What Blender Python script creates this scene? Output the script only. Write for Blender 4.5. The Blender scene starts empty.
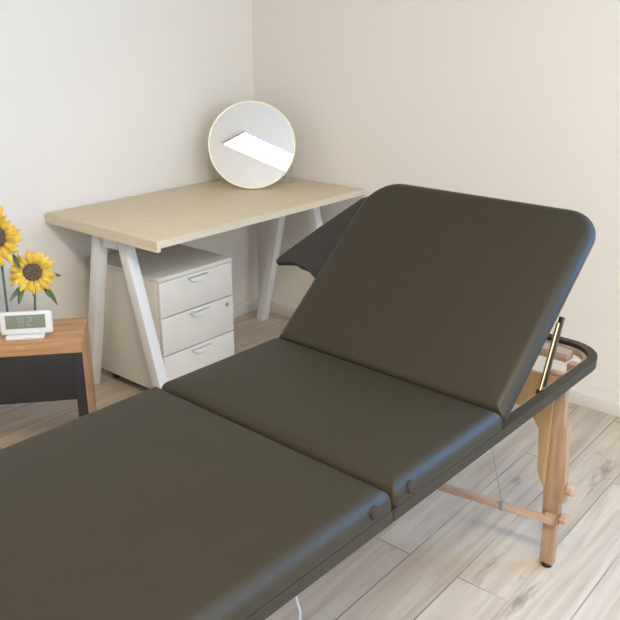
import bpy, bmesh, math, random
from mathutils import Vector, Matrix
random.seed(4)
S = bpy.context.scene
COL = S.collection
PI = math.pi

# ------------------------------------------------------------------ materials
def new_mat(name):
    m = bpy.data.materials.new(name); m.use_nodes = True
    return m, m.node_tree.nodes, m.node_tree.links, m.node_tree.nodes['Principled BSDF']

def simple(name, col, rough=.5, metal=0., bump=0., bscale=200., spec=.5, var=0., vscale=8.):
    m, N, K, B = new_mat(name)
    B.inputs['Base Color'].default_value = (*col, 1); B.inputs['Roughness'].default_value = rough
    B.inputs['Metallic'].default_value = metal; B.inputs['Specular IOR Level'].default_value = spec
    tc = N.new('ShaderNodeTexCoord')
    if var > 0:
        n = N.new('ShaderNodeTexNoise'); n.inputs['Scale'].default_value = vscale; n.inputs['Detail'].default_value = 3
        K.new(tc.outputs['Object'], n.inputs['Vector'])
        r = N.new('ShaderNodeValToRGB'); r.color_ramp.elements[0].position = .3; r.color_ramp.elements[1].position = .7
        r.color_ramp.elements[0].color = (*[c*(1-var) for c in col], 1); r.color_ramp.elements[1].color = (*[min(1, c*(1+var)) for c in col], 1)
        K.new(n.outputs['Fac'], r.inputs['Fac']); K.new(r.outputs['Color'], B.inputs['Base Color'])
    if bump > 0:
        n = N.new('ShaderNodeTexNoise'); n.inputs['Scale'].default_value = bscale; n.inputs['Detail'].default_value = 2
        K.new(tc.outputs['Object'], n.inputs['Vector'])
        b = N.new('ShaderNodeBump'); b.inputs['Strength'].default_value = bump; b.inputs['Distance'].default_value = .001
        K.new(n.outputs['Fac'], b.inputs['Height']); K.new(b.outputs['Normal'], B.inputs['Normal'])
    return m

def wood(name, c0, c1, scale=(3, 40, 40), rough=.45):
    m, N, K, B = new_mat(name)
    B.inputs['Roughness'].default_value = rough
    tc = N.new('ShaderNodeTexCoord'); mp = N.new('ShaderNodeMapping'); mp.inputs['Scale'].default_value = scale
    K.new(tc.outputs['Object'], mp.inputs['Vector'])
    n = N.new('ShaderNodeTexNoise'); n.inputs['Scale'].default_value = 1; n.inputs['Detail'].default_value = 5; n.inputs['Distortion'].default_value = .6
    K.new(mp.outputs['Vector'], n.inputs['Vector'])
    r = N.new('ShaderNodeValToRGB'); r.color_ramp.elements[0].position = .32; r.color_ramp.elements[1].position = .68
    r.color_ramp.elements[0].color = (*c0, 1); r.color_ramp.elements[1].color = (*c1, 1)
    K.new(n.outputs['Fac'], r.inputs['Fac']); K.new(r.outputs['Color'], B.inputs['Base Color'])
    return m

def emit(name, col, strength):
    m, N, K, B = new_mat(name)
    B.inputs['Base Color'].default_value = (.9, .9, .9, 1)
    B.inputs['Emission Color'].default_value = (*col, 1); B.inputs['Emission Strength'].default_value = strength
    return m

def floor_mat():
    m, N, K, B = new_mat('whitewashed_oak_planks')
    B.inputs['Roughness'].default_value = .38
    tc = N.new('ShaderNodeTexCoord')
    mp = N.new('ShaderNodeMapping'); mp.inputs['Location'].default_value = (1.31+2.4, 2.295+.158*20, 0)
    K.new(tc.outputs['Object'], mp.inputs['Vector'])
    br = N.new('ShaderNodeTexBrick')
    br.offset = .37; br.offset_frequency = 2; br.squash = 1
    for k, v in {'Scale': 1, 'Mortar Size': .0026, 'Mortar Smooth': .4, 'Bias': 0, 'Brick Width': 1.22, 'Row Height': .158}.items():
        br.inputs[k].default_value = v
    br.inputs['Color1'].default_value = (0, 0, 0, 1); br.inputs['Color2'].default_value = (1, 1, 1, 1); br.inputs['Mortar'].default_value = (.5, .5, .5, 1)
    K.new(mp.outputs['Vector'], br.inputs['Vector'])
    # per plank tone
    tone = N.new('ShaderNodeValToRGB')
    tone.color_ramp.elements[0].color = (.57, .475, .375, 1); tone.color_ramp.elements[1].color = (.65, .555, .45, 1)
    K.new(br.outputs['Color'], tone.inputs['Fac'])
    # long grain
    g = N.new('ShaderNodeMapping'); g.inputs['Scale'].default_value = (2.2, 34, 1)
    K.new(tc.outputs['Object'], g.inputs['Vector'])
    # shift grain per plank
    ad = N.new('ShaderNodeVectorMath'); ad.operation = 'MULTIPLY_ADD'; ad.inputs[1].default_value = (7, 13, 3)
    K.new(br.outputs['Color'], ad.inputs[0]); K.new(g.outputs['Vector'], ad.inputs[2])
    n1 = N.new('ShaderNodeTexNoise'); n1.inputs['Scale'].default_value = 1; n1.inputs['Detail'].default_value = 6; n1.inputs['Distortion'].default_value = .5
    K.new(ad.outputs['Vector'], n1.inputs['Vector'])
    r1 = N.new('ShaderNodeValToRGB'); r1.color_ramp.elements[0].position = .3; r1.color_ramp.elements[1].position = .62
    r1.color_ramp.elements[0].color = (.74, .70, .66, 1); r1.color_ramp.elements[1].color = (1.0, 1.0, 1.0, 1)
    K.new(n1.outputs['Fac'], r1.inputs['Fac'])
    mx = N.new('ShaderNodeMix'); mx.data_type = 'RGBA'; mx.blend_type = 'MULTIPLY'; mx.inputs[0].default_value = 1
    K.new(tone.outputs['Color'], mx.inputs[6]); K.new(r1.outputs['Color'], mx.inputs[7])
    # dark cracks and knots
    k = N.new('ShaderNodeMapping'); k.inputs['Scale'].default_value = (2.0, 9, 1)
    K.new(ad.outputs['Vector'], k.inputs['Vector']); k.inputs['Scale'].default_value = (.9, .27, 1)
    n2 = N.new('ShaderNodeTexNoise'); n2.inputs['Scale'].default_value = 1.3; n2.inputs['Detail'].default_value = 4; n2.inputs['Roughness'].default_value = .62
    K.new(k.outputs['Vector'], n2.inputs['Vector'])
    r2 = N.new('ShaderNodeValToRGB'); r2.color_ramp.elements[0].position = .64; r2.color_ramp.elements[1].position = .73
    r2.color_ramp.elements[0].color = (1, 1, 1, 1); r2.color_ramp.elements[1].color = (.42, .37, .33, 1)
    K.new(n2.outputs['Fac'], r2.inputs['Fac'])
    m2 = N.new('ShaderNodeMix'); m2.data_type = 'RGBA'; m2.blend_type = 'MULTIPLY'; m2.inputs[0].default_value = .8
    K.new(mx.outputs[2], m2.inputs[6]); K.new(r2.outputs['Color'], m2.inputs[7])
    m3 = N.new('ShaderNodeMix'); m3.data_type = 'RGBA'; m3.inputs[7].default_value = (.20, .16, .13, 1)
    # seams vary in darkness along their length
    n3 = N.new('ShaderNodeTexNoise'); n3.inputs['Scale'].default_value = 1.7
    K.new(tc.outputs['Object'], n3.inputs['Vector'])
    r3 = N.new('ShaderNodeMapRange'); r3.inputs[1].default_value = .38; r3.inputs[2].default_value = .6; r3.inputs[3].default_value = .25; r3.inputs[4].default_value = .95
    K.new(n3.outputs['Fac'], r3.inputs[0])
    mu = N.new('ShaderNodeMath'); mu.operation = 'MULTIPLY'
    K.new(br.outputs['Fac'], mu.inputs[0]); K.new(r3.outputs[0], mu.inputs[1]); K.new(mu.outputs[0], m3.inputs[0])
    K.new(m2.outputs[2], m3.inputs[6]); K.new(m3.outputs[2], B.inputs['Base Color'])
    bp = N.new('ShaderNodeBump'); bp.inputs['Strength'].default_value = .25; bp.inputs['Distance'].default_value = .002; bp.invert = True
    K.new(br.outputs['Fac'], bp.inputs['Height']); K.new(bp.outputs['Normal'], B.inputs['Normal'])
    return m

def vinyl_mat():
    m, N, K, B = new_mat('dark_vinyl')
    B.inputs['Base Color'].default_value = (.030, .0235, .0115, 1)
    B.inputs['Roughness'].default_value = .50; B.inputs['Specular IOR Level'].default_value = .42
    tc = N.new('ShaderNodeTexCoord')
    v = N.new('ShaderNodeTexVoronoi'); v.inputs['Scale'].default_value = 420
    K.new(tc.outputs['Object'], v.inputs['Vector'])
    n = N.new('ShaderNodeTexNoise'); n.inputs['Scale'].default_value = 6; n.inputs['Detail'].default_value = 2
    K.new(tc.outputs['Object'], n.inputs['Vector'])
    b1 = N.new('ShaderNodeBump'); b1.inputs['Strength'].default_value = .12; b1.inputs['Distance'].default_value = .0006
    K.new(v.outputs['Distance'], b1.inputs['Height'])
    b2 = N.new('ShaderNodeBump'); b2.inputs['Strength'].default_value = .25; b2.inputs['Distance'].default_value = .01
    K.new(n.outputs['Fac'], b2.inputs['Height']); K.new(b1.outputs['Normal'], b2.inputs['Normal'])
    K.new(b2.outputs['Normal'], B.inputs['Normal'])
    return m

M = dict(
    wall=simple('wall_paint', (.85, .805, .735), .9, bump=.12, bscale=90, spec=.2),
    ceil=simple('ceiling_paint', (.84, .81, .76), .9, spec=.2),
    base=simple('skirting_paint', (.80, .76, .70), .6),
    floor=floor_mat(),
    vinyl=vinyl_mat(),
    liner=simple('black_liner_cloth', (.030, .026, .022), .8),
    beech=wood('beech_wood', (.36, .22, .135), (.50, .33, .215), (40, 40, 4), .5),
    beechx=wood('beech_wood_rail', (.44, .28, .19), (.58, .40, .29), (5, 5, 40), .5),
    ply=wood('golden_plywood', (.42, .26, .11), (.54, .36, .17), (14, 14, 4), .45),
    oak=wood('oiled_oak', (.42, .20, .08), (.64, .37, .18), (3, 46, 46), .45),
    oakv=wood('oiled_oak_upright', (.44, .21, .09), (.62, .35, .17), (46, 46, 3), .45),
    black=simple('black_laminate', (.022, .021, .022), .55, var=.1),
    desk=simple('desk_laminate', (.70, .575, .40), .5, var=.03, vscale=30),
    deskedge=simple('desk_edge_band', (.72, .62, .47), .5),
    white=simple('white_powder_coat', (.80, .79, .76), .4),
    cab=simple('white_steel_cabinet', (.76, .715, .635), .45),
    gap=simple('drawer_gap_painted_shade', (.05, .045, .04), .8),  # dark colour standing in for shade in the drawer gaps; not assigned
    grey=simple('grey_plastic', (.30, .31, .33), .5),
    dark=simple('dark_rubber', (.02, .02, .02), .7),
    steel=simple('steel', (.55, .54, .52), .3, metal=1),
    brass=simple('polished_brass', (.85, .66, .36), .22, metal=1),
    ring=simple('pale_gold_rim', (1.0, .93, .66), .35, metal=0),
    mirror=simple('mirror_silver', (.93, .905, .84), .0, metal=1),
    bracket=simple('dark_metal', (.09, .075, .06), .4, metal=.8),
    plastic=simple('white_plastic', (.80, .80, .80), .35),
    lcd=simple('lcd_grey_green', (.24, .26, .20), .25),
    digit=simple('lcd_pale_digit', (.33, .345, .28), .4),
    petal=simple('sunflower_petal', (.86, .53, .07), .6, var=.30, vscale=30),
    seed=simple('sunflower_seed_disc', (.13, .085, .07), .9, bump=1, bscale=300, var=.4, vscale=120),
    seedc=simple('sunflower_centre', (.10, .10, .045), .9),
    green=simple('stem_green', (.10, .17, .075), .6, var=.25, vscale=40),
    cable=simple('pale_cable', (.45, .52, .60), .4),
    lamp=emit('led_panel_diffuser', (1, .895, .69), 60),
    glassframe=simple('window_frame_white', (.8, .8, .8), .4),
)

# ------------------------------------------------------------------ mesh helpers
def link(name, bm, mat, parent=None, smooth=True, kind=None, mats=None):
    me = bpy.data.meshes.new(name)
    bmesh.ops.recalc_face_normals(bm, faces=bm.faces[:])
    bm.to_mesh(me); bm.free()
    for mm in (mats or [mat]): me.materials.append(mm)
    if smooth:
        me.polygons.foreach_set('use_smooth', [True]*len(me.polygons))
        me.set_sharp_from_angle(angle=math.radians(38))
    o = bpy.data.objects.new(name, me); COL.objects.link(o)
    if parent is not None: o.parent = parent
    if kind: o['kind'] = kind
    return o

def tag(o, label, cat, group=None):
    o['label'] = label; o['category'] = cat
    if group: o['group'] = group
    return o

def empty(name, loc, rotz, label, cat, group=None):
    o = bpy.data.objects.new(name, None); COL.objects.link(o)
    o.location = loc; o.rotation_euler = (0, 0, rotz); o.empty_display_size = .05
    return tag(o, label, cat, group)

def box(bm, x0, x1, y0, y1, z0, z1, bev=0, mat=None, seg=2):
    """axis box; mat is an optional 4x4 applied to it"""
    vs = [bm.verts.new((x, y, z)) for z in (z0, z1) for (x, y) in ((x0, y0), (x1, y0), (x1, y1), (x0, y1))]
    fs = [(3, 2, 1, 0), (4, 5, 6, 7), (0, 1, 5, 4), (1, 2, 6, 5), (2, 3, 7, 6), (3, 0, 4, 7)]
    faces = [bm.faces.new([vs[i] for i in f]) for f in fs]
    geo = vs
    if bev > 0:
        es = list({e for f in faces for e in f.edges})
        r = bmesh.ops.bevel(bm, geom=es, offset=bev, segments=seg, profile=.5, affect='EDGES')
        geo = list({v for v in r['verts']} | {v for v in vs if v.is_valid})
    if mat is not None:
        bmesh.ops.transform(bm, matrix=mat, verts=geo)
    return geo

def beam(bm, a, b, wx, wy, side=Vector((1, 0, 0)), bev=.0015, flat=None):
    """square bar between two points. flat='z': ends cut level (sheared bar)"""
    a = Vector(a); b = Vector(b)
    d = (b-a)
    if flat == 'z':
        vs = []
        for p in (a, b):
            for sx, sy in ((-1, -1), (1, -1), (1, 1), (-1, 1)):
                vs.append(bm.verts.new((p.x+sx*wx/2, p.y+sy*wy/2, p.z)))
        fs = [(3, 2, 1, 0), (4, 5, 6, 7), (0, 1, 5, 4), (1, 2, 6, 5), (2, 3, 7, 6), (3, 0, 4, 7)]
        faces = [bm.faces.new([vs[i] for i in f]) for f in fs]
        es = list({e for f in faces for e in f.edges})
        bmesh.ops.bevel(bm, geom=es, offset=bev, segments=2, profile=.5, affect='EDGES')
        return
    z = d.normalized(); s = (side - z*side.dot(z)).normalized(); t = z.cross(s)
    m = Matrix((( s.x, t.x, z.x, a.x), (s.y, t.y, z.y, a.y), (s.z, t.z, z.z, a.z), (0, 0, 0, 1)))
    box(bm, -wx/2, wx/2, -wy/2, wy/2, 0, d.length, bev, m)

def tube(bm, pts, r, seg=10, closed=False, cap=True):
    pts = [Vector(p) for p in pts]; n = len(pts); rings = []
    rr = r if hasattr(r, '__len__') else [r]*n
    prev = None
    for i, p in enumerate(pts):
        if closed: t = pts[(i+1) % n]-pts[i-1]
        else: t = pts[min(i+1, n-1)]-pts[max(i-1, 0)]
        t.normalize()
        if prev is None:
            u = t.cross(Vector((0, 0, 1)))
            if u.length < 1e-3: u = t.cross(Vector((0, 1, 0)))
            u.normalize()
        else:
            u = (prev - t*prev.dot(t)).normalized()
        prev = u; w = t.cross(u)
        rings.append([bm.verts.new(p+(u*math.cos(2*PI*k/seg)+w*math.sin(2*PI*k/seg))*rr[i]) for k in range(seg)])
    for i in range(n if closed else n-1):
        a = rings[i]; b = rings[(i+1) % n]
        for k in range(seg): bm.faces.new((a[k], a[(k+1) % seg], b[(k+1) % seg], b[k]))
    if cap and not closed: bm.faces.new(rings[0][::-1]); bm.faces.new(rings[-1])

def cyl(bm, a, b, r, seg=20, bev=0):
    a = Vector(a); b = Vector(b); d = (b-a); L = d.length; d.normalize()
    if bev: tube(bm, [a, a+d*bev*.3, a+d*bev, b-d*bev, b-d*bev*.3, b], [r-bev, r-bev*.3, r, r, r-bev*.3, r-bev], seg)
    else: tube(bm, [a, b], r, seg)

def rrect(x0, x1, y0, y1, R, n=8):
    """rounded rectangle outline, R = radii at (x0y0, x1y0, x1y1, x0y1)"""
    out = []
    cs = ((x0, y0, 1, 1, PI), (x1, y0, -1, 1, 1.5*PI), (x1, y1, -1, -1, 0), (x0, y1, 1, -1, .5*PI))
    for (cx, cy, sx, sy, a0), r in zip(cs, R):
        for k in range(n+1):
            a = a0+PI/2*k/n
            out.append((cx+sx*r+r*math.cos(a), cy+sy*r+r*math.sin(a)))
    return out

def slab(bm, x0, x1, y0, y1, z0, z1, R, fil=.02, crown=.004, filb=.006, n=8, xf=None):
    """upholstered slab: rounded outline, big top fillet, slight crown"""
    prof = []                                   # (inset, z)
    for k in range(4): a = PI/2*k/3; prof.append((filb*(1-math.sin(a)), z0+filb*(1-math.cos(a))))
    for k in range(9): a = PI/2*k/8; prof.append((fil*(1-math.cos(a)), z1-fil+fil*math.sin(a)))
    hw = min(x1-x0, y1-y0)/2
    for t in (.02, .05, .09, .14, .2, .27):
        d = fil+t
        if d < hw-.01: prof.append((d, z1+crown*(1-math.exp(-t/.08))))
    rings = []
    for d, z in prof:
        o = rrect(x0+d, x1-d, y0+d, y1-d, [max(r-d, .002) for r in R], n)
        rings.append([bm.verts.new((x, y, z)) for x, y in o])
    for a, b in zip(rings, rings[1:]):
        m = len(a)
        for k in range(m): bm.faces.new((a[k], a[(k+1) % m], b[(k+1) % m], b[k]))
    bm.faces.new(rings[0][::-1]); bm.faces.new(rings[-1])
    if xf is not None:
        for v in bm.verts: v.co = xf(v.co)

def prism(bm, poly, axis, a, b, bev=0):
    """extrude a 2D polygon. axis 'x': poly=(y,z); 'y': (x,z); 'z': (x,y)"""
    def P(q, t):
        if axis == 'x': return (t, q[0], q[1])
        if axis == 'y': return (q[0], t, q[1])
        return (q[0], q[1], t)
    A = [bm.verts.new(P(q, a)) for q in poly]; Bv = [bm.verts.new(P(q, b)) for q in poly]
    n = len(poly)
    fs = [bm.faces.new(A[::-1]), bm.faces.new(Bv)]
    for k in range(n): bm.faces.new((A[k], A[(k+1) % n], Bv[(k+1) % n], Bv[k]))
    if bev:
        es = [e for f in fs for e in f.edges]
        bmesh.ops.bevel(bm, geom=es, offset=bev, segments=2, profile=.5, affect='EDGES')

def ring_band(bm, outer, inner, z0, z1):
    """closed band between two outlines with the same point count"""
    n = len(outer)
    V = [[bm.verts.new((x, y, z)) for x, y in o] for o, z in ((outer, z0), (outer, z1), (inner, z1), (inner, z0))]
    for i in range(4):
        a, b = V[i], V[(i+1) % 4]
        for k in range(n): bm.faces.new((a[k], a[(k+1) % n], b[(k+1) % n], b[k]))

# ------------------------------------------------------------------ the room
X0, Y0, HC = -4.9, -4.8, 2.7
T = .12
b = bmesh.new(); box(b, X0-T, T, Y0-T, T, -.1, 0); link('floor', b, M['floor'], kind='structure', smooth=False)
b = bmesh.new(); box(b, X0-T, T, Y0-T, T, HC, HC+.1); link('ceiling', b, M['ceil'], kind='structure', smooth=False)
b = bmesh.new(); box(b, X0-T, T, 0, T, 0, HC); link('wall_back', b, M['wall'], kind='structure', smooth=False)
RY0, RY1, RZ0, RZ1 = -4.3, -2.75, .85, 2.45
b = bmesh.new(); box(b, 0, T, RY1, 0, 0, HC); box(b, 0, T, Y0, RY0, 0, HC); box(b, 0, T, RY0, RY1, 0, RZ0); box(b, 0, T, RY0, RY1, RZ1, HC)
link('wall_right', b, M['wall'], kind='structure', smooth=False)
b = bmesh.new(); box(b, X0-T, X0, Y0, 0, 0, HC); link('wall_left', b, M['wall'], kind='structure', smooth=False)
WX0, WX1, WZ0, WZ1 = -3.3, -.9, .85, 2.35
b = bmesh.new()
box(b, X0-T, WX0, Y0-T, Y0, 0, HC); box(b, WX1, T, Y0-T, Y0, 0, HC)
box(b, WX0, WX1, Y0-T, Y0, 0, WZ0); box(b, WX0, WX1, Y0-T, Y0, WZ1, HC)
link('wall_front', b, M['wall'], kind='structure', smooth=False)
# skirting boards
b = bmesh.new(); box(b, X0, -.012, -.012, 0, 0, .06, .002); link('baseboard_back', b, M['base'], kind='structure')
b = bmesh.new(); box(b, -.012, 0, Y0, 0, 0, .06, .002); link('baseboard_right', b, M['base'], kind='structure')
b = bmesh.new(); box(b, X0, X0+.012, Y0, -.012, 0, .06, .002); link('baseboard_left', b, M['base'], kind='structure')
# window behind the camera (daylight)
b = bmesh.new()
yy0, yy1 = Y0-.08, Y0-.02
for (a0, a1, c0, c1) in ((WX0, WX0+.06, WZ0, WZ1), (WX1-.06, WX1, WZ0, WZ1), (WX0+.06, WX1-.06, WZ0, WZ0+.06), (WX0+.06, WX1-.06, WZ1-.06, WZ1), ((WX0+WX1)/2-.04, (WX0+WX1)/2+.04, WZ0+.06, WZ1-.06)):
    box(b, a0, a1, yy0, yy1, c0, c1, .004)
win = link('window_1', b, M['glassframe'], kind='structure')
gm = bpy.data.materials.new('clear_pane'); gm.use_nodes = True
N = gm.node_tree.nodes; K = gm.node_tree.links; N.clear()
o_ = N.new('ShaderNodeOutputMaterial'); mxs = N.new('ShaderNodeMixShader'); tr = N.new('ShaderNodeBsdfTransparent'); gl = N.new('ShaderNodeBsdfGlossy')
gl.inputs['Roughness'].default_value = 0; mxs.inputs[0].default_value = .06
K.new(tr.outputs[0], mxs.inputs[1]); K.new(gl.outputs[0], mxs.inputs[2]); K.new(mxs.outputs[0], o_.inputs[0])
b = bmesh.new(); box(b, WX0+.06, (WX0+WX1)/2-.04, Y0-.053, Y0-.047, WZ0+.06, WZ1-.06); box(b, (WX0+WX1)/2+.04, WX1-.06, Y0-.053, Y0-.047, WZ0+.06, WZ1-.06)
link('window_pane', b, gm, win, smooth=False)

b = bmesh.new()
for (a0, a1, c0, c1) in ((RY0, RY0+.06, RZ0, RZ1), (RY1-.06, RY1, RZ0, RZ1), (RY0+.06, RY1-.06, RZ0, RZ0+.06), (RY0+.06, RY1-.06, RZ1-.06, RZ1)):
    box(b, .02, .08, a0, a1, c0, c1, .004)
win = link('window_2', b, M['glassframe'], kind='structure')
b = bmesh.new(); box(b, .047, .053, RY0+.06, RY1-.06, RZ0+.06, RZ1-.06); link('window_pane', b, gm, win, smooth=False)

# ------------------------------------------------------------------ ceiling light panel
r = empty('ceiling_light', (-2.69, -2.965, HC), 0, 'long white rectangular LED light panel on the ceiling, seen in the round mirror', 'ceiling light')
b = bmesh.new()
ring_band(b, [(-.15, -.61), (.15, -.61), (.15, .61), (-.15, .61)], [(-.142, -.598), (.142, -.598), (.142, .598), (-.142, .598)], -.014, 0)
link('frame', b, M['white'], r, smooth=False)
b = bmesh.new(); box(b, -.142, .142, -.598, .598, -.012, -.003); link('diffuser', b, M['lamp'], r, smooth=False)

# ------------------------------------------------------------------ desk on trestles
DL, DW, DH = 1.230, .694, .752
r = empty('desk', (-.008-DL/2, -.008-DW/2, 0), 0, 'long beige desk on white trestle legs in the room corner', 'desk')
hx, hy = DL/2, DW/2
b = bmesh.new(); box(b, -hx+.002, hx-.002, -hy+.002, hy-.002, DH-.027, DH, .0015); link('tabletop', b, M['desk'], r)
b = bmesh.new()
ring_band(b, [(-hx, -hy), (hx, -hy), (hx, hy), (-hx, hy)], [(-hx+.002, -hy+.002), (hx-.002, -hy+.002), (hx-.002, hy-.002), (-hx+.002, hy-.002)], DH-.0275, DH-.0015)
e_ = link('edge_band', b, M['deskedge'], r, smooth=False); e_['label'] = 'paler cream edge band of the desktop'
b = bmesh.new(); box(b, -hx, -hx+.018, -hy, hy, DH-.041, DH-.0278, .001); link('end_rail', b, M['deskedge'], r)
ox, oy = r.location.x, r.location.y
def trestle(X, foot1, foot2):
    t = bpy.data.objects.new('trestle', None); COL.objects.link(t); t.parent = r
    top1, top2 = foot1-.165, foot2+.205
    zt = DH-.0275
    for fy, ty in ((foot1, top1), (foot2, top2)):
        q = bmesh.new(); beam(q, (X-ox, fy-oy, 0), (X-ox, ty-oy, zt-.0), .045, .05, bev=.003, flat='z')
        link('leg', q, M['white'], t)
    q = bmesh.new(); box(q, X-ox-.014, X-ox+.014, top2-oy+.025, top1-oy-.025, zt-.07, zt-.004, .002)
    br_ = link('crossbar', q, M['white'], t)
    return t
trestle(-1.172, -.118, -.626)
trestle(-.115, -.135, -.665)

# ------------------------------------------------------------------ drawer cabinet
cx0, cx1, cy0, cy1, cz0, cz1 = -1.110, -.712, -.536, -.095, .050, .549
r = empty('drawer_cabinet', ((cx0+cx1)/2, (cy0+cy1)/2, 0), 0, 'low white three-drawer cabinet on castors under the desk', 'cabinet')
kx, ky = (cx0+cx1)/2, (cy0+cy1)/2
w2, d2 = (cx1-cx0)/2, (cy1-cy0)/2
b = bmesh.new(); box(b, -w2, w2, -d2+.020, d2, cz0, cz1-.018, .002); link('body', b, M['cab'], r)
b = bmesh.new(); box(b, -w2, w2, -d2, d2, cz1-.018, cz1, .002); link('top_panel', b, M['cab'], r)
zs = [(cz0+.004, .217), (.222, .379), (.384, cz1-.020)]
for i, (a0, a1) in enumerate(zs[::-1]):
    b = bmesh.new(); box(b, -w2+.003, w2-.003, -d2, -d2+.019, a0, a1, .0015); dr = link('drawer', b, M['cab'], r)
    # shallow curved lip pull at the top of the front
    b = bmesh.new()
    n = 14; zt = a1-.010; hw_ = .052
    top = [(-hw_+2*hw_*k/n, zt) for k in range(n+1)]
    bot = [(hw_-2*hw_*k/n, zt-.022*(1-abs(1-2*k/n)**2.6)-.001) for k in range(n+1)]
    prism(b, top+bot, 'y', -d2-.012, -d2-.0005, .0025)
    h_ = link('handle', b, M['white'], dr)
    if i == 1:
        b = bmesh.new(); cyl(b, (.160, -d2-.004, .35), (.160, -d2, .35), .011, 18, .001); lk = link('lock', b, M['brass'], dr); lk['label'] = 'small round brass lock'
for sx in (-1, 1):
    for sy in (-1, 1):
        b = bmesh.new(); X, Y = sx*(w2-.05), sy*(d2-.05)
        cyl(b, (X-.011, Y, .020), (X-.003, Y, .020), .020, 18, .002); cyl(b, (X+.003, Y, .020), (X+.011, Y, .020), .020, 18, .002)
        box(b, X-.004, X+.004, Y-.012, Y+.012, .015, .044); box(b, X-.018, X+.018, Y-.018, Y+.018, .044, .05)
        link('castor', b, M['dark'], r)

# ------------------------------------------------------------------ round mirror with wire stand on the desk
hd = Vector((-.71763, -.69642, 0)); sd = Vector((.69642, -.71763, 0))   # towards the room, to the right
tl = math.radians(18)
up = Vector((-hd.x*math.sin(tl), -hd.y*math.sin(tl), math.cos(tl))); nn = Vector((hd.x*math.cos(tl), hd.y*math.cos(tl), math.sin(tl)))
mb = Vector((-.347, -.316, DH+.0022))
r = empty('round_mirror', mb, 0, 'round mirror with a thin pale gold rim on the desk', 'mirror')
R_ = .202
cen = up*(R_+.001)
mm = Matrix(((sd.x, up.x, nn.x, cen.x), (sd.y, up.y, nn.y, cen.y), (sd.z, up.z, nn.z, cen.z), (0, 0, 0, 1)))
b = bmesh.new()
vs = [b.verts.new((math.cos(2*PI*k/96)*(R_-.003), math.sin(2*PI*k/96)*(R_-.003), .001)) for k in range(96)]
vb = [b.verts.new((v.co.x, v.co.y, -.003)) for v in vs]
b.faces.new(vs); b.faces.new(vb[::-1])
for k in range(96): b.faces.new((vs[k], vs[(k+1) % 96], vb[(k+1) % 96], vb[k]))
b.transform(mm); link('mirror_glass', b, M['mirror'], r)
b = bmesh.new(); cyl(b, (0, 0, -.009), (0, 0, -.0035), R_-.004, 96); b.transform(mm); link('backing', b, M['plastic'], r)
b = bmesh.new()
prof = [(R_-.0070, .0035), (R_-.001, .0045), (R_, .002), (R_, -.009), (R_-.003, -.010), (R_-.004, -.0035), (R_-.0070, .0012)]
rg = [[b.verts.new((p*math.cos(2*PI*k/96), p*math.sin(2*PI*k/96), z)) for k in range(96)] for p, z in prof]
for i in range(len(rg)):
    a_, c_ = rg[i], rg[(i+1) % len(rg)]
    for k in range(96): b.faces.new((a_[k], a_[(k+1) % 96], c_[(k+1) % 96], c_[k]))
b.transform(mm); link('rim', b, M['ring'], r)
b = bmesh.new()
A1 = mm @ Vector((.165, .02, -.011)); A0 = mm @ Vector((-.10, .02, -.011))
F1 = -hd*.15+sd*.195+Vector((0, 0, .0000)); F0 = -hd*.15-sd*.10+Vector((0, 0, .0000))
tube(b, [A1, A1.lerp(F1, .5), F1+(A1-F1)*.03, F1+(F0-F1)*.03, F1.lerp(F0, .5), F0+(F1-F0)*.03, F0+(A0-F0)*.03, A0], .0014, 6)
link('wire_stand', b, M['steel'], r)

# ------------------------------------------------------------------ side table (oak with black front)
ex = Vector((.763, -.645, 0)).normalized()
ang = math.atan2(ex.y, ex.x)
r = empty('side_table', (-1.54, -.638, 0), ang, 'low oak side table with a black front at the left', 'side table')
# local: x to the right along the front (0 at right corner), y towards the back
TW, TD, TH = .52, .245, .451
b = bmesh.new(); box(b, -TW, 0, 0, TD, TH-.040, TH, .0025); link('table_top', b, M['oak'], r)
for x0 in (-.034, -TW):
    b = bmesh.new(); box(b, x0, x0+.034, .004, TD, 0, TH-.040, .0015); sp = link('side_panel', b, M['oakv'], r)
    b = bmesh.new(); box(b, x0, x0+.034, 0, .004, 0, TH-.0405, .0008); fe = link('front_edge', b, M['black'], sp); fe['label'] = 'black front edge'
b = bmesh.new(); box(b, -TW+.0345, -.0345, .0, .018, .235, TH-.0405, .001); link('front_panel', b, M['black'], r)
b = bmesh.new(); box(b, -TW+.0345, -.0345, .018, TD-.01, .235, .250, .001); box(b, -TW+.0345, -.0345, TD-.01, TD, .235, TH-.0405, .001); link('box_shelf', b, M['oak'], r)
Rz = Matrix.Rotation(ang, 4, 'Z')
def st(x, y, z): return Vector((-1.54, -.638, 0)) + Rz @ Vector((x, y, z))

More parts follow.
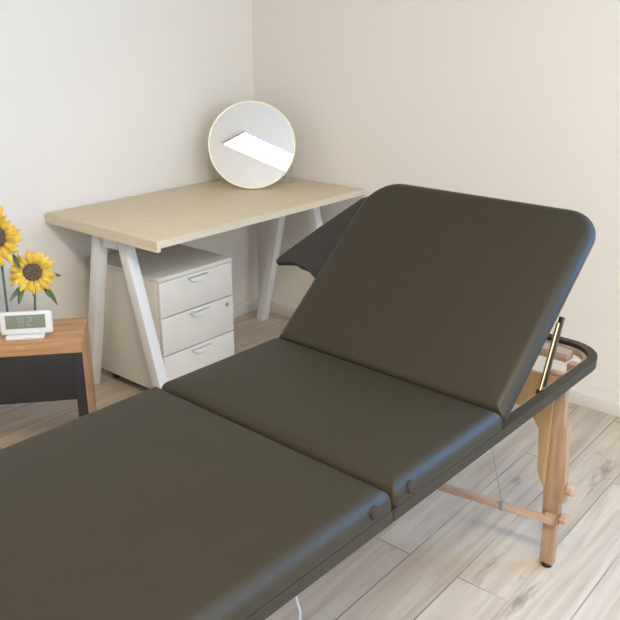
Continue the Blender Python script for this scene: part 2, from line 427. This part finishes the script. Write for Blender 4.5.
# digital clock
cw = .172; ctr = -.185
r = empty('digital_clock', st(ctr, .075, TH), ang, 'white digital clock with a grey display on the side table', 'clock')
tb = Matrix.Translation((0, 0, .013)) @ Matrix.Rotation(math.radians(-9), 4, 'X')
b = bmesh.new(); box(b, -cw/2, cw/2, -.011, .011, .0, .079, .006, tb, 3); link('case', b, M['plastic'], r)
b = bmesh.new(); box(b, -.068, .064, -.0125, -.0105, .021, .068, .0006, tb); sc = link('display', b, M['lcd'], r); sc['label'] = 'grey green liquid crystal display'
def digit(chars, x, z, w, h, t):
    q = bmesh.new(); segs = {'8': 'abcdefg', '2': 'abged'}[chars]
    P_ = {'a': (x+t, x+w-t, z+h-t, z+h), 'g': (x+t, x+w-t, z+h/2-t/2, z+h/2+t/2), 'd': (x+t, x+w-t, z, z+t),
          'f': (x, x+t, z+h/2, z+h), 'b': (x+w-t, x+w, z+h/2, z+h), 'e': (x, x+t, z, z+h/2), 'c': (x+w-t, x+w, z, z+h/2)}
    for s in segs:
        a0, a1, c0, c1 = P_[s]; box(q, a0, a1, -.0131, -.0124, c0, c1, 0, tb)
    link('digit', q, M['digit'], sc, smooth=False)
digit('8', -.026, .029, .018, .032, .0035); digit('2', .002, .029, .018, .032, .0035)
b = bmesh.new(); box(b, -.070, .058, -.030, .026, 0, .014, .004, None, 3); link('foot', b, M['plastic'], r)

# planter hidden behind the clock that carries the flowers
pl = st(-.225, .165, TH)
r = empty('planter', pl, ang, 'low white planter behind the digital clock, holding two sunflowers', 'planter')
b = bmesh.new()
ring_band(b, rrect(-.075, .075, -.026, .026, [.01]*4, 4), rrect(-.070, .070, -.021, .021, [.006]*4, 4), 0, .042)
box(b, -.072, .072, -.023, .023, .0, .005); link('pot', b, M['plastic'], r)
b = bmesh.new(); box(b, -.0695, .0695, -.0205, .0205, .0052, .034, .002); link('soil', b, simple('potting_soil', (.05, .03, .02), .9, bump=1, bscale=200), r)

def leaf_mesh(bm, base, tip, width, droop, nrm):
    base = Vector(base); tip = Vector(tip); d = tip-base; s = d.cross(nrm).normalized()
    n = 7; L_, C_, R2 = [], [], []
    for k in range(n+1):
        t = k/n; p = base+d*t+Vector((0, 0, -1))*droop*t*t
        w = width*math.sin(PI*min(1, t*.93+.04))**.8*(1-.35*t)
        if k == n: w = .0004
        L_.append(bm.verts.new(p-s*w+nrm*w*.35)); C_.append(bm.verts.new(p)); R2.append(bm.verts.new(p+s*w+nrm*w*.35))
    for k in range(n):
        bm.faces.new((L_[k], L_[k+1], C_[k+1], C_[k])); bm.faces.new((C_[k], C_[k+1], R2[k+1], R2[k]))

def solid(o, t):
    m = o.modifiers.new('thickness', 'SOLIDIFY'); m.thickness = t; m.offset = 0

def sunflower(head, foot, rad, facing, label, leaves, roll=0, squash=1.0):
    head = Vector(head); foot = Vector(foot)
    r = empty('sunflower', foot, 0, label, 'sunflower', None)
    h = head-foot
    f = Vector(facing).normalized(); s = f.cross(Vector((0, 0, 1))).normalized(); u = s.cross(f)
    # stem
    b = bmesh.new()
    back = h-f*.025
    pts = [Vector((0, 0, 0)), back*.35+Vector((0, 0, .01)), back*.7+Vector((0, 0, .01)), back-u*.015, h-f*.012]
    sm = []
    for i in range(len(pts)-1):
        for k in range(4): sm.append(pts[i].lerp(pts[i+1], k/4))
    sm.append(pts[-1])
    for _ in range(3): sm = [sm[0]]+[(sm[i-1]+sm[i]*2+sm[i+1])/4 for i in range(1, len(sm)-1)]+[sm[-1]]
    tube(b, sm, .0042, 8); link('stem', b, M['green'], r)
    fm = Matrix(((s.x, u.x, f.x, h.x), (s.y, u.y, f.y, h.y), (s.z, u.z, f.z, h.z), (0, 0, 0, 1)))
    # petals: each its own mesh
    rng = random.Random(int(rad*1e5)+roll)
    npet = 30
    for i in range(npet):
        layer = i % 2
        a = 2*PI*i/npet+rng.uniform(-.08, .08)+roll
        L0 = rad*.36; L1 = rad*rng.uniform(.84, 1.12)*(1 if layer else .93)
        w = rad*rng.uniform(.095, .135)
        b = bmesh.new(); n = 6; lft, cn, rt = [], [], []
        cup = rng.uniform(-.02, .12)*rad; ts = rng.uniform(-.5, .5)
        for k in range(n+1):
            t = k/n; rr_ = L0+(L1-L0)*t
            z = .004+layer*.003+cup*t*t+.10*rad*math.sin(t*PI)
            ww = w*(math.sin(PI*(t*.80+.14)))**.9*(1.0 if k < n else .08)
            ca, sa = math.cos(a+ts*.10*t*t), math.sin(a+ts*.10*t*t)
            def q(off, zz): return fm @ Vector((rr_*ca-off*sa, (rr_*sa+off*ca)*squash, zz))
            lft.append(b.verts.new(q(-ww, z+ww*.3))); cn.append(b.verts.new(q(0, z))); rt.append(b.verts.new(q(ww, z+ww*.3*(1+ts))))
        for k in range(n):
            b.faces.new((lft[k], lft[k+1], cn[k+1], cn[k])); b.faces.new((cn[k], cn[k+1], rt[k+1], rt[k]))
        solid(link('petal', b, M['petal'], r), .0008)
    # seed disc
    b = bmesh.new(); rs = rad*.42
    prof = [(0, .012), (rs*.25, .0115), (rs*.5, .013), (rs*.75, .013), (rs*.95, .008), (rs, .002), (rs*.8, -.010), (rs*.3, -.014), (0, -.015)]
    rings = []
    for p, z in prof:
        rings.append([b.verts.new(fm @ Vector((max(p, .0003)*math.cos(2*PI*k/28), max(p, .0003)*math.sin(2*PI*k/28)*squash, z))) for k in range(28)])
    for a_, c_ in zip(rings, rings[1:]):
        for k in range(28): b.faces.new((a_[k], a_[(k+1) % 28], c_[(k+1) % 28], c_[k]))
    b.faces.new(rings[0]); b.faces.new(rings[-1][::-1])
    sdk = link('seed_disc', b, M['seed'], r)
    b = bmesh.new()
    bmesh.ops.create_icosphere(b, subdivisions=2, radius=rs*.24); b.transform(fm @ Matrix.Translation((0, 0, .010)) @ Matrix.Diagonal((1, 1, .3, 1))); link('disc_centre', b, M['seedc'], sdk)
    # green sepals behind, drooping
    for (t0, tx, ty, dz, wd) in leaves:
        b = bmesh.new()
        base = fm @ Vector((t0[0]*rad, t0[1]*rad, -.008)); tip = fm @ Vector((tx*rad, ty*rad, dz*rad))
        leaf_mesh(b, base, tip, wd, .004, f)
        solid(link('leaf', b, M['green'], r), .001)
    return r

fc = Vector((-.68, -.70, .16))
sunflower((-1.5571, -.4142, .660), st(-.170, .165, TH+.0355), .086, fc, 'smaller lower sunflower behind the digital clock',
          [((-.4, -.5), -.9, -1.35, .1, .010), ((-.35, -.6), -.62, -1.0, .2, .007), ((.45, -.5), .62, -1.25, .2, .012), ((.5, -.55), .95, -1.1, .3, .009), ((-.7, -.1), -1.12, -.15, .1, .007), ((0, -.6), .05, -.95, .1, .007)], 3, .92)
sunflower((-1.640, -.344, .793), st(-.262, .165, TH+.0355), .105, fc+Vector((-.12, .1, -.08)), 'taller sunflower cut off by the left edge of the photo',
          [((.5, -.5), .95, -.78, .1, .010), ((.1, -.6), .2, -1.2, .1, .008), ((-.5, -.6), -.8, -1.0, .1, .010)], 11, 1.0)

# ------------------------------------------------------------------ massage table
BX, BY, BA = -1.4404, -1.7942, math.radians(-1.5556)
r = massage = empty('massage_table', (BX, BY, 0), BA, 'portable massage table with black vinyl cushions and raised backrest on wooden legs', 'massage table')
def wl(p):                                   # world point to table coordinates
    v = Matrix.Rotation(-BA, 3, 'Z') @ Vector((p[0]-BX, p[1]-BY, p[2])); return v
HW = .358; H = .652; TC = .048; FT = .029       # half width, top height, cushion and frame thickness
MID = .413; FOOT = .70; HEAD = .636
zc0 = H-TC; zf0 = zc0-FT
SG = .0015                                       # gap at the seam between the foot and middle sections
# cushions
b = bmesh.new(); slab(b, -MID+SG, .012, -HW, HW, zc0, H, [.014, .012, .012, .014], fil=.034, crown=.009, filb=.002); link('seat_cushion', b, M['vinyl'], r)
b = bmesh.new(); slab(b, -MID-FOOT, -MID-SG, -HW, HW, zc0, H, [.09, .014, .014, .09], fil=.034, crown=.009, filb=.002); link('foot_cushion', b, M['vinyl'], r)
# side frames, wrapped in the same vinyl
def frame(x0, x1, R, name):
    q = bmesh.new()
    o = rrect(x0, x1, -HW+.0005, HW-.0005, R, 8); i = rrect(x0+.024, x1-.024, -HW+.026, HW-.026, [max(t-.024, .003) for t in R], 8)
    ring_band(q, o, i, zf0, zc0-.0005)
    return link(name, q, M['vinyl'], r)
frame(-MID+.0007, HEAD, [.003, .115, .115, .003], 'head_frame')
frame(-MID-FOOT+.002, -MID-.0007, [.088, .003, .003, .088], 'foot_frame')
# plywood decks under the fixed cushions
b = bmesh.new(); box(b, -MID+.028, -.03, -HW+.028, HW-.028, zc0-.008, zc0-.0008); link('deck', b, M['ply'], r)
b = bmesh.new(); box(b, -MID-FOOT+.03, -MID-.028, -HW+.028, HW-.028, zc0-.008, zc0-.0008); link('deck', b, M['ply'], r)
# pale wooden liner inside the open head frame
b = bmesh.new()
o = rrect(.05, HEAD-.0245, -HW+.0265, HW-.0265, [.003, .09, .09, .003], 8); i = rrect(.062, HEAD-.037, -HW+.0385, HW-.0385, [.003, .078, .078, .003], 8)
ring_band(b, o, i, zf0+.002, zc0-.012); ln_ = link('frame_liner', b, M['beechx'], r); ln_['label'] = 'bare pale wood inner frame'
b = bmesh.new(); box(b, HEAD-.085, HEAD-.0375, -HW+.09, HW-.09, zf0-.012, zc0-.014, .003)
link('end_board', b, M['beechx'], r)
# corner knobs (round black buttons by the fold)
for (x, z) in ((-.358, .627), (-.474, .627)):
    b = bmesh.new(); cyl(b, (x, -(HW-.010), z), (x, -(HW+.005), z), .0130, 24, .004); link('button', b, M['liner'], r)
# raised backrest
PH = math.radians(41.3); hx_, hz_ = .030, zc0
def pan(p):                                   # panel coords (along, across, normal) -> table coords
    return Vector((hx_+p[0]*math.cos(PH)-p[2]*math.sin(PH), p[1], hz_+p[0]*math.sin(PH)+p[2]*math.cos(PH)))
PL = .602
b = bmesh.new(); slab(b, 0, PL, -HW, HW, .012, .012+TC-.010, [.012, .085, .112, .012], fil=.030, crown=.005, xf=pan); br_ = link('backrest', b, M['vinyl'], r)
b = bmesh.new(); slab(b, .01, PL-.01, -HW+.01, HW-.01, -.002, .0115, [.01, .09, .09, .01], fil=.003, crown=0, filb=.003, xf=pan); link('backboard', b, M['liner'], br_)
# flat side wing on the far edge of the backrest
b = bmesh.new()
poly = [(.16, HW-.03), (.225, HW+.002), (.235, HW+.028), (.252, HW+.055), (.250, HW+.085), (.262, HW+.115), (.243, HW+.178), (.250, HW+.186), (.268, HW+.182), (.40, HW+.102), (.53, HW+.02), (.565, HW-.04)]
prism(b, poly, 'z', .006, .024, .003)
for v in b.verts: v.co = pan(v.co)
w_ = link('side_wing', b, M['liner'], br_); w_['label'] = 'flat dark side wing on the far edge of the backrest'
# backrest struts
for s in (-1, 1):
    y = s*(HW-.030)
    p_top = wl((-1.130, -2.135, .768)); p_bot = wl((-1.196, -2.135, .600))
    p_top.y = y; p_bot.y = y; p_bot.z = zf0+.03
    lo = bmesh.new(); cyl(lo, p_bot, p_top, .0045, 14); st_ = link('strut', lo, M['brass'], r); st_['label'] = 'brass coloured strut'
    lo = bmesh.new(); off = Vector((.017, 0, .004)); beam(lo, p_bot+off, p_top+off+Vector((.004, 0, .006)), .012, .012, Vector((0, 1, 0)), .001); link('slide_bar', lo, M['bracket'], st_)
    lo = bmesh.new(); beam(lo, p_bot+Vector((.006, 0, -.016)), p_bot+Vector((.006, 0, -.002)), .022, .010, Vector((0, 1, 0)), .002); link('bracket', lo, M['bracket'], st_)
# legs
def leg_set(u, sgn, vis):
    zt = zc0-.001
    ya, yb = -HW+.048, HW-.048
    for s in (-1, 1):
        L = bmesh.new(); y = s*(HW-.017-.0)
        # upper board
        yo = s*(HW-.042)
        beam(L, (u, s*(HW-.014), .150), (u, yo, zt), .022, .050, bev=.002, flat='z')
        lg = link('leg', L, M['beech'], r)
        q = bmesh.new(); beam(q, (u+.0, s*(HW+.005), .225), (u+.0, s*(HW-.011), .455), .024, .030, bev=.003, flat='z'); link('outer_slat', q, M['beech'], lg)
        q = bmesh.new(); beam(q, (u-.001, s*(HW-.012), .012), (u-.001, s*(HW-.014), .149), .022, .040, bev=.002, flat='z'); link('leg_extension', q, M['beech'], lg)
        q = bmesh.new(); cyl(q, (u, s*(HW-.012), 0), (u, s*(HW-.012), .012), .016, 18, .002); link('rubber_foot', q, M['dark'], lg)
        for z in (.268, .172):
            q = bmesh.new(); yk = HW+(.0185 if z > .2 else .0115)
            cyl(q, (u, s*yk, z), (u, s*(yk+.020), z), .0165, 8, .003); link('knob', q, M['beechx'], lg)
    # arched end plate: wide at the top, running down inside both legs
    yi = HW-.042
    Rr = [(yi+.002, .262), (yi-.010, .275), (yi-.018, .292), (yi-.022, .31), (yi-.025, .36), (yi-.030, .43), (yi-.052, .462), (yi-.09, .482), (.10, .490)]
    poly = Rr+[(-a, z) for a, z in Rr[::-1]]+[(-yi, .594), (yi, .594)]
    q = bmesh.new(); prism(q, poly, 'x', u-.021, u-.012, .001); link('end_plate', q, M['ply'], r)
    # crossbar: two halves meeting in a metal joint, slightly bent towards the middle
    q = bmesh.new(); m_ = (u-sgn*.085, 0, .166)
    for s in (-1, 1): beam(q, (u-sgn*.022, s*(HW-.004), .166), m_, .020, .020, Vector((0, 0, 1)), .002)
    link('crossbar', q, M['beechx'], r)
    for s in (-1, 1):
        q = bmesh.new(); jp = Vector((u-sgn*.022, s*(HW-.004), .166)).lerp(Vector(m_), .40)
        beam(q, jp-Vector((.003*sgn, -s*.011, 0)), jp+Vector((.003*sgn, -s*.011, 0)), .023, .023, Vector((0, 0, 1)), .003); jt = link('joint', q, M['grey'], r)
        q = bmesh.new(); cyl(q, jp+Vector((0, 0, .010)), jp+Vector((0, 0, .017)), .005, 10); link('bolt', q, M['steel'], jt)
        q = bmesh.new(); beam(q, (u-.018, s*(HW-.012), .152), (u-.018, s*(HW-.012), .184), .020, .030, bev=.003, flat='z'); link('bar_block', q, M['beech'], r)
        if sgn > 0:
            q = bmesh.new(); tube(q, [jp, jp.lerp(Vector((.012, s*(HW-.035), zf0+.01)), .5), (.012, s*(HW-.035), zf0+.01)], .0013, 6); link('cable', q, M['steel'], r)
        else:
            a = wl((-2.118, -2.105, .590)); a2 = wl((-2.105, -2.1, .535)); a3 = wl((-2.084, -2.1, .469)); a4 = Vector((-.70, -.30, .36)); a5 = Vector((-.80, -.27, .24))
            P5 = [Vector((p.x, s*abs(p.y), p.z)) for p in (a, a2, a3, a4, a5)]+[jp]
            for _ in range(2):
                P5 = [P5[0]]+[x for i_ in range(len(P5)-1) for x in (P5[i_].lerp(P5[i_+1], .25), P5[i_].lerp(P5[i_+1], .75))]+[P5[-1]]
            q = bmesh.new(); tube(q, P5, .0025, 6); link('cable', q, M['cable'], r)
leg_set(.394, 1, True)
leg_set(-MID-FOOT+.23, -1, False)
b = bmesh.new(); box(b, .470, .498, -HW+.0268, -HW+.056, zf0-.012, zc0-.004, .003); link('hinge_block', b, M['beech'], r)
# small pale screw inside the head frame
b = bmesh.new(); cyl(b, (.515, -HW+.0386, zc0-.018), (.515, -HW+.044, zc0-.018), .005, 12); link('screw', b, M['plastic'], r)

# ------------------------------------------------------------------ light
W = bpy.data.worlds.new('sky'); S.world = W; W.use_nodes = True
bg = W.node_tree.nodes['Background']; bg.inputs[0].default_value = (.55, .72, 1, 1); bg.inputs[1].default_value = 1.5
def area(name, loc, rot, sx, sy, col, e):
    l = bpy.data.lights.new(name, 'AREA'); l.shape = 'RECTANGLE'; l.size = sx; l.size_y = sy; l.color = col; l.energy = e
    o = bpy.data.objects.new(name, l); COL.objects.link(o); o.location = loc; o.rotation_euler = rot
    return o
area('window_daylight', ((WX0+WX1)/2, Y0-.16, (WZ0+WZ1)/2), (PI/2, 0, 0), WX1-WX0, WZ1-WZ0, (.95, .96, 1), 45)
area('window_daylight', (.16, (RY0+RY1)/2, (RZ0+RZ1)/2), (PI/2, 0, PI/2), RY1-RY0, RZ1-RZ0, (.12, .45, 1), 84)

# ------------------------------------------------------------------ camera
cam = bpy.data.cameras.new('camera'); co = bpy.data.objects.new('camera', cam); COL.objects.link(co)
cam.sensor_width = 36; cam.sensor_fit = 'HORIZONTAL'; cam.lens = 787.0217/620*36; cam.clip_start = .02
rt = Vector((.642475272, -.766306083, .000714987)); u_ = Vector((.2618678, .22042809, .93959391)); f_ = Vector((.72017413, .60347862, -.34229048))
m = Matrix.Identity(4)
for i in range(3): m[i][0] = rt[i]; m[i][1] = u_[i]; m[i][2] = -f_[i]
m[0][3], m[1][3], m[2][3] = -2.94765, -2.83977, 1.47543
co.matrix_world = m
S.camera = co
S.view_settings.view_transform = 'Standard'; S.view_settings.look = 'None'; S.view_settings.gamma = 1; S.view_settings.use_curve_mapping = False
S.view_settings.exposure = 0.15
